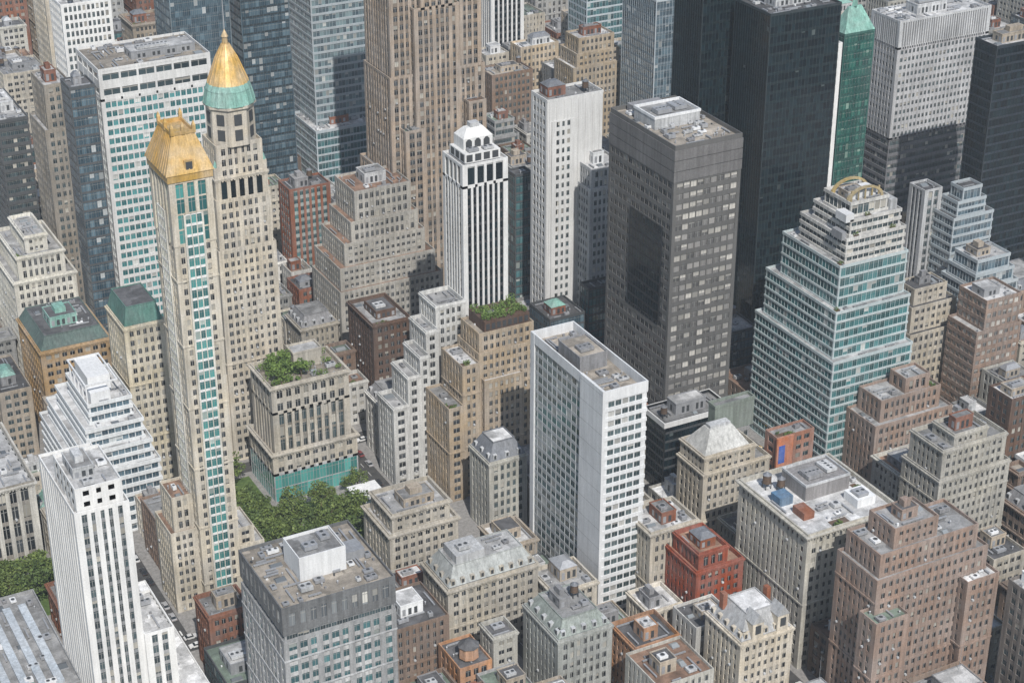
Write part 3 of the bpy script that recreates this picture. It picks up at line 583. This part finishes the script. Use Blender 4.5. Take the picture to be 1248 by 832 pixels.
simple('beige_corner_building',-214,2,12,30,28,ST('punch',BEIGE),tk=.3)
b=tower(-240,-74,19,45,33,ST('strip',W(.56,.54,.49),trim=W(.3,.28,.25),bay=4,pw=1.6,fl=7,sh=1.5,pd=.8,glass=G_OLD,cor=.8),roof=R_L,pent=False,tk=0);b.make('columned_white_building')
b=tower(-214,-195,15,76,14,ST('band',WHT,glass=G_DARK),roof=R_W,pent=False,tk=0,dens=.15,par=.5);b.make('long_white_roof_hall')
b=tower(-262,-158,30,55,11,ST('band',GREY,glass=G_DARK),roof=R_M,pent=False,tk=0,dens=.3)
for i in range(5): b.box(-259+i*5,-155,11,-256.5+i*5,-110,12.2,W(.5,.55,.6,rough=.3))
b.make('low_grey_roof_hall')
b=tower(125,-35,10,8,120,ST('punch',WHT));b.make('narrow_white_tower')
g=MB();g.box(-111,-92,.14,-101.5,-83,4.2,G_DARK);ring(g,-111,-92,-101.5,-83,4.2,4.8,.8,1.5,WHITE);g.box(-109.5,-90.5,4.2,-103,-84.5,4.7,WHITE)
for i in range(5):
    for yy in(-92.3,-82.8): g.box(-111+i*2.3,yy,.14,-110.7+i*2.3,yy+.2,4.2,WHITE)
g.make('white_plaza_pavilion');FOOT.append((-111,-92,-101.5,-83))
# ------------------------------------------------------------------ streets
ROADS=[(-101,-94,-330,400),(-330,-101,-144,-135),(-94,360,-144,-135),(-330,-101,-48,-41),(-94,360,-48,-40),(-38,-29,-330,-144),(-199,-191,-135,-70),
(-209,-205,-15,400),(-201,-101,43,50),(-94,400,3,9),(34,43,-330,-144),(34,43,-135,-48),(-300,500,112,120),(-300,500,240,250),(20,29,50,400),(-330,-38,-268,-260),(-162,-154,-260,-144)]
def inter(a,c): return a[0]<c[2] and a[2]>c[0] and a[1]<c[3] and a[3]>c[1]
RR=[(r[0],r[2],r[1],r[3]) for r in ROADS]
PK=(-168,-134,-113,-77);PK3=(-168,-79,-137,-50);PLZ=(-113,-134,-82,-74);PK2=(-262,-104,-206,-76)
Ch=Vector((-334,-628.3));Fh=Vector((.4695,.8829));Rh=Vector((.8829,-.4695))
rng=random.Random(77)
WALLS=[('cream_stone_building',(.50,.46,.39),4),('beige_brick_building',(.42,.36,.29),3),('brick_walkup_building',(.25,.12,.08),2),('limestone_building',(.44,.43,.39),4),('brown_brick_building',(.22,.16,.125),3),('tan_brick_building',(.33,.25,.20),2),('white_stone_building',(.60,.59,.56),3),('grey_stone_building',(.32,.32,.31),2)]
WB=[(n,c) for n,c,k in WALLS for _ in range(k)]
def randstyle():
    t=rng.random()
    if t<.82:
        n,c=rng.choice(WB);j=rng.choice((.85,1.,1.1));c=tuple(round(v*j,3) for v in c)
        return n,ST('punch',W(*c),glass=G_OLD,bay=rng.choice((2.2,2.6,3.1)),pw=rng.choice((.9,1.15,1.35)),sh=rng.choice((1.3,1.6,1.8)),fl=rng.choice((3.3,3.6,3.9)),grp=rng.choice((0,0,2,3)),cor=rng.choice((0,0,.4,.7)),belt=rng.choice((0,0,3,5)))
    return rng.choice([('grey_office_building',ST('grid',LGREY,glass=G_DARK)),('white_office_building',ST('band',WHT,glass=G_BLUE)),('glass_office_building',ST('glass',CHAR,glass=G_BLUE)),('grey_band_office_building',ST('band',GREY,glass=G_DARK)),('teal_glass_office_building',ST('glass',CHAR,glass=G_TEAL2))])
def tryb(x,y,w,d):
    c=Vector((x+w/2,y+d/2))-Ch;t=c.dot(Fh);s=abs(c.dot(Rh))
    if t<440 or t>1230 or s>.29*t+45: return
    a=(x-.4,y-.4,x+w+.4,y+d+.4)
    if any(inter(a,f) for f in FOOT): return
    a2=(x-2.2,y-2.2,x+w+2.2,y+d+2.2)
    if any(inter(a2,f) for f in RR) or any(inter(a,q) for q in (PK,PK2,PK3,PLZ)): return
    if t<760: h=rng.uniform(12,25)
    elif t<900: h=rng.uniform(16,38)
    else: h=rng.uniform(25,62)+(t-900)*.08*rng.random()
    n,S=randstyle()
    tiers=None
    if h>22 and rng.random()<.35 and min(w,d)>9: tiers=[(h*.8,0,0,0,0),(h,2,2,1.5,1.5)]
    mans=tiers is None and S['cor'] and rng.random()<.3 and min(w,d)>9
    b=tower(x,y,w,d,h,S,tiers=tiers,tk=.3,dens=(0 if mans else 1. if t<950 else .5),pent=not mans)
    if mans: mansard(b,x+.5,y+.5,x+w-.5,y+d-.5,h+1.6,h+5.5,2.4,rng.choice([SLATE,COPPER,GREYB]),LGREY,R_M)
    b.make(n)
for ww in (21,15,10):
    y=-330
    while y<520:
        x=-330
        while x<520:
            w=ww*rng.uniform(.8,1.1);d=ww*rng.uniform(.85,1.15)
            tryb(x,y,w,d);x+=ww*.4
        y+=ww*.4
# ground
def two(name,sc_,a,b_):
    m,nt,bs=newmat(name);pos=N(nt,'ShaderNodeNewGeometry').outputs['Position']
    nt.links.new(mixc(nt,ramp(nt,noise(nt,pos,sc_,5,.7),.3,.7,0,1),a,b_),bs.inputs['Base Color']);bs.inputs['Roughness'].default_value=.9;return m
ASPH=two('asphalt',.3,(.035,.035,.037),(.075,.073,.07));PAVE=two('pavement',.8,(.15,.145,.14),(.30,.29,.28));GRASS=two('grass',.5,(.035,.07,.015),(.10,.15,.04))
PAINT=W(.7,.7,.68,var=.8)
g=MB();g.face([(-6000,-6000,0),(6000,-6000,0),(6000,6000,0),(-6000,6000,0)],ASPH);g.make('ground')
xs=sorted(set([-330,520]+[v for r in ROADS for v in r[:2] if -330<=v<=520]));ys=sorted(set([-330,520]+[v for r in ROADS for v in r[2:] if -330<=v<=520]))
g=MB()
for i in range(len(xs)-1):
    for j in range(len(ys)-1):
        cx_,cy_=(xs[i]+xs[i+1])/2,(ys[j]+ys[j+1])/2
        if any(r[0]<cx_<r[1] and r[2]<cy_<r[3] for r in ROADS): continue
        g.box(xs[i],ys[j],-.02,xs[i+1],ys[j+1],.14,PAVE)
g.make('pavement')
g=MB()
for r in ROADS:
    if r[1]-r[0]<r[3]-r[2]:
        c=(r[0]+r[1])/2;y=r[2]+6
        while y<r[3]-6: g.box(c-.08,y,.0,c+.08,y+3,.006,PAINT);y+=7
        for k in range(6):
            if r[0]+1.0+k*1.1<r[1]: g.box(r[0]+.5+k*1.1,r[2]+.8,.0,r[0]+1.0+k*1.1,r[2]+3.6,.006,PAINT)
    else:
        c=(r[2]+r[3])/2;x=r[0]+6
        while x<r[1]-6: g.box(x,c-.08,.0,x+3,c+.08,.006,PAINT);x+=7
for k in range(7):
    for (xx,yy) in((-101,-49.5),(-101,-133),(-101,-146.5)): g.box(xx+.5+k*.95,yy-2.5,.0,xx+.95+k*.95,yy,.007,PAINT)
g.make('road_markings')
g=MB()
for q in (PK,PK3,PK2): g.box(q[0]+1,q[1]+1,.1,q[2]-1,q[3]-1,.2 if q is not PK3 else .21,GRASS)
g.make('lawn')
g=MB();g.box(-160,-100,.1,-116,-97,.24,PAVE);g.box(-134,-130,.1,-131,-80,.245,PAVE);g.make('park_path')
r=random.Random(11);var=[]
for i in range(6):
    g=MB();treemesh(g,0,0,0,10+i*.9,r,leafmat((.03,.055,.012),(.15,.20,.045)) if i%2 else leafmat((.025,.045,.01),(.10,.15,.035)),65);var.append(g.mesh('tree'))
def tree(x,y,s=1.):
    o=bpy.data.objects.new('park_tree',r.choice(var));o.location=(x,y,.15);o.rotation_euler=(0,0,r.random()*6.28);k=r.uniform(.8,1.25)*s;o.scale=(k,k,k*r.uniform(.8,1.05));sc.collection.objects.link(o)
for _ in range(105):
    x,y=r.uniform(PK[0]+3,PK[2]-2),r.uniform(PK[1]+3,PK[3]-3)
    if abs(x+125)<5 and abs(y+94)<5: continue
    if x>-134 and y>-84: continue
    tree(x,y)
for _ in range(12): tree(r.uniform(-165,-142),r.uniform(-80,-54))
for _ in range(30): tree(r.uniform(-258,-209),r.uniform(-101,-79))
for y in range(-30,40,13): tree(-104,y,.7)
for y in range(-130,-96,9): tree(-105,y,.85)
for x in (-110,-106): tree(x,-79,.6)
tree(-88,-98,.8)
# cars
def carmesh(col,taxi=False):
    g=MB();C=wallmat(col,.3,.15);Gl=wallmat((.02,.025,.03),.1,.2)
    body=[(-2.25,.35),(-2.3,.75),(-1.5,.95),(1.2,.98),(2.1,.85),(2.3,.6),(2.25,.35)]
    g.loft([(x,-.9,z) for x,z in body],[(x,.9,z) for x,z in body],C,True,True)
    g.loft([(-1.75,-.82,.93),(1.0,-.82,.95),(1.0,.82,.95),(-1.75,.82,.93)],[(-1.1,-.66,1.42),(.35,-.66,1.42),(.35,.66,1.42),(-1.1,.66,1.42)],Gl)
    g.box(-1.12,-.67,1.42,.37,.67,1.47,C)
    for x in(-1.4,1.4):
        for y in(-.82,.82):
            n=12;A=[(x+.33*math.cos(2*math.pi*k/n),y-.11,.33+.33*math.sin(2*math.pi*k/n)) for k in range(n)];B=[(p[0],y+.11,p[2]) for p in A];g.loft(A,B,DARK,True,True)
    if taxi: g.box(-.5,-.3,1.47,-.2,.3,1.65,WHITE)
    for y in(-.65,.65): g.box(2.24,y-.2,.6,2.32,y+.2,.72,WHITE);g.box(-2.33,y-.2,.65,-2.26,y+.2,.75,BRICK)
    return g.mesh('car')
CM=[carmesh(c) for c in((.02,.02,.022),(.35,.35,.36),(.6,.6,.6),(.08,.09,.11),(.18,.02,.02),(.03,.03,.035))];TX=carmesh((.65,.40,.04),True)
for q in ROADS:
    vert=q[1]-q[0]<q[3]-q[2];L=(q[3]-q[2]) if vert else (q[1]-q[0]);t=4
    while t<L-4:
        for lane in(-2.5,2.5,.0):
            if r.random()<(.5 if lane else .85): continue
            s=t+r.uniform(-1,1)
            x,y=((q[0]+q[1])/2+lane,q[2]+s) if vert else (q[0]+s,(q[2]+q[3])/2+lane)
            a=(x-2.5,y-2.5,x+2.5,y+2.5)
            if any(inter(a,f) for f in FOOT): continue
            c=Vector((x,y))-Ch;tt=c.dot(Fh)
            if tt<430 or tt>800 or abs(c.dot(Rh))>.29*tt: continue
            tx=r.random()<.13
            o=bpy.data.objects.new('taxi' if tx else 'car',TX if tx else r.choice(CM));o.location=(x,y,.01);o.rotation_euler=(0,0,(math.pi/2 if vert else 0)+(math.pi if lane<0 else 0));sc.collection.objects.link(o)
        t+=7.5
# pedestrians: one skinned figure mesh, shared
def person(col,stride):
    V=[(0,0,.95),(0,0,1.2),(0,0,1.42),(0,0,1.52),(0,.0,1.66),(.11,0,.9),(.13,stride,.5),(.12,-stride*.2,.06),(-.11,0,.9),(-.13,-stride*.2,.5),(-.12,-stride*1.3,.08),(.2,0,1.4),(.27,-stride*.6,1.13),(.26,stride*.2,.88),(-.2,0,1.4),(-.27,stride*.6,1.13),(-.26,stride*1.2,.9),(.12,.16,.04),(-.12,-stride*1.3+.16,.05)]
    E=[(0,1),(1,2),(2,3),(3,4),(0,5),(5,6),(6,7),(7,17),(0,8),(8,9),(9,10),(10,18),(2,11),(11,12),(12,13),(2,14),(14,15),(15,16)]
    Rr=[.15,.14,.16,.06,.11,.1,.065,.045,.1,.065,.045,.07,.045,.035,.07,.045,.035,.04,.04]
    me=bpy.data.meshes.new('pedestrian');me.from_pydata(V,E,[]);o=bpy.data.objects.new('pedestrian',me);sc.collection.objects.link(o)
    o.modifiers.new('s','SKIN');me.skin_vertices[0].data[0].use_root=True
    for i,q in enumerate(Rr): me.skin_vertices[0].data[i].radius=(q,q*.8)
    o.modifiers.new('b','SUBSURF').levels=1
    dg=bpy.context.evaluated_depsgraph_get();m2=bpy.data.meshes.new_from_object(o.evaluated_get(dg));bpy.data.objects.remove(o);m2.materials.clear()
    m2.materials.append(wallmat(col));m2.materials.append(wallmat((.35,.22,.16)));m2.materials.append(wallmat((.04,.05,.08)))
    for p in m2.polygons: p.material_index=1 if p.center.z>1.5 else (2 if p.center.z<.95 and abs(p.center.x)<.22 else 0)
    return m2
PM=[person(c,s) for c,s in(((.5,.1,.08),.1),((.6,.6,.6),.14),((.05,.07,.15),.05),((.1,.25,.3),.12))]
for i in range(45):
    if i<30: x,y=r.uniform(-112,-103),r.uniform(-132,-78)
    else: x,y=r.uniform(-134,-131),r.uniform(-130,-80)
    if inter((x-.4,y-.4,x+.4,y+.4),(-112,-93,-100,-82)): continue
    o=bpy.data.objects.new('pedestrian',r.choice(PM));o.location=(x,y,.14 if i<30 else .245);o.rotation_euler=(0,0,r.random()*6.28);sc.collection.objects.link(o)
# summer haze: thin homogeneous air volume over the whole city
m=bpy.data.materials.new('haze');m.use_nodes=True;nt=m.node_tree;nt.nodes.clear()
vs=nt.nodes.new('ShaderNodeVolumeScatter');vs.inputs['Color'].default_value=(.84,.92,1,1);vs.inputs['Density'].default_value=.0001;vs.inputs['Anisotropy'].default_value=.1
oo=nt.nodes.new('ShaderNodeOutputMaterial');nt.links.new(vs.outputs[0],oo.inputs['Volume'])
g=MB();g.box(-2500,-2500,-5,2500,2500,480,m);g.make('sky_haze')
# ------------------------------------------------------------------ light & camera
sd=Vector((-.17,-.66,.73)).normalized();elev=math.asin(sd.z);rot=math.atan2(sd.x,sd.y)
w=bpy.data.worlds.new("World");sc.world=w;w.use_nodes=True;nt=w.node_tree
sk=nt.nodes.new('ShaderNodeTexSky');sk.sky_type='NISHITA';sk.sun_disc=False;sk.sun_elevation=elev;sk.sun_rotation=rot;sk.air_density=1.3;sk.dust_density=1.
nt.links.new(sk.outputs[0],nt.nodes['Background'].inputs[0]);nt.nodes['Background'].inputs[1].default_value=.12
s=bpy.data.lights.new("sun",'SUN');s.energy=5.0;s.angle=math.radians(.5);s.color=(1,.97,.92);so=bpy.data.objects.new("sun",s);sc.collection.objects.link(so)
so.rotation_euler=sd.to_track_quat('Z','Y').to_euler()
sc.view_settings.view_transform='Standard';sc.view_settings.look='None';sc.view_settings.exposure=0
th=math.radians(27.2);a=math.radians(28)
F=Vector((math.sin(a)*math.cos(th),math.cos(a)*math.cos(th),-math.sin(th)));R=Vector((math.cos(a),-math.sin(a),0));U=R.cross(F);C=Vector((-334,-628.3,365.7))
cam=bpy.data.cameras.new("camera");co=bpy.data.objects.new("camera",cam);sc.collection.objects.link(co);sc.camera=co
co.matrix_world=Matrix(((R.x,U.x,-F.x,C.x),(R.y,U.y,-F.y,C.y),(R.z,U.z,-F.z,C.z),(0,0,0,1)))
cam.lens=36*2300/1248;cam.clip_start=5;cam.clip_end=15000
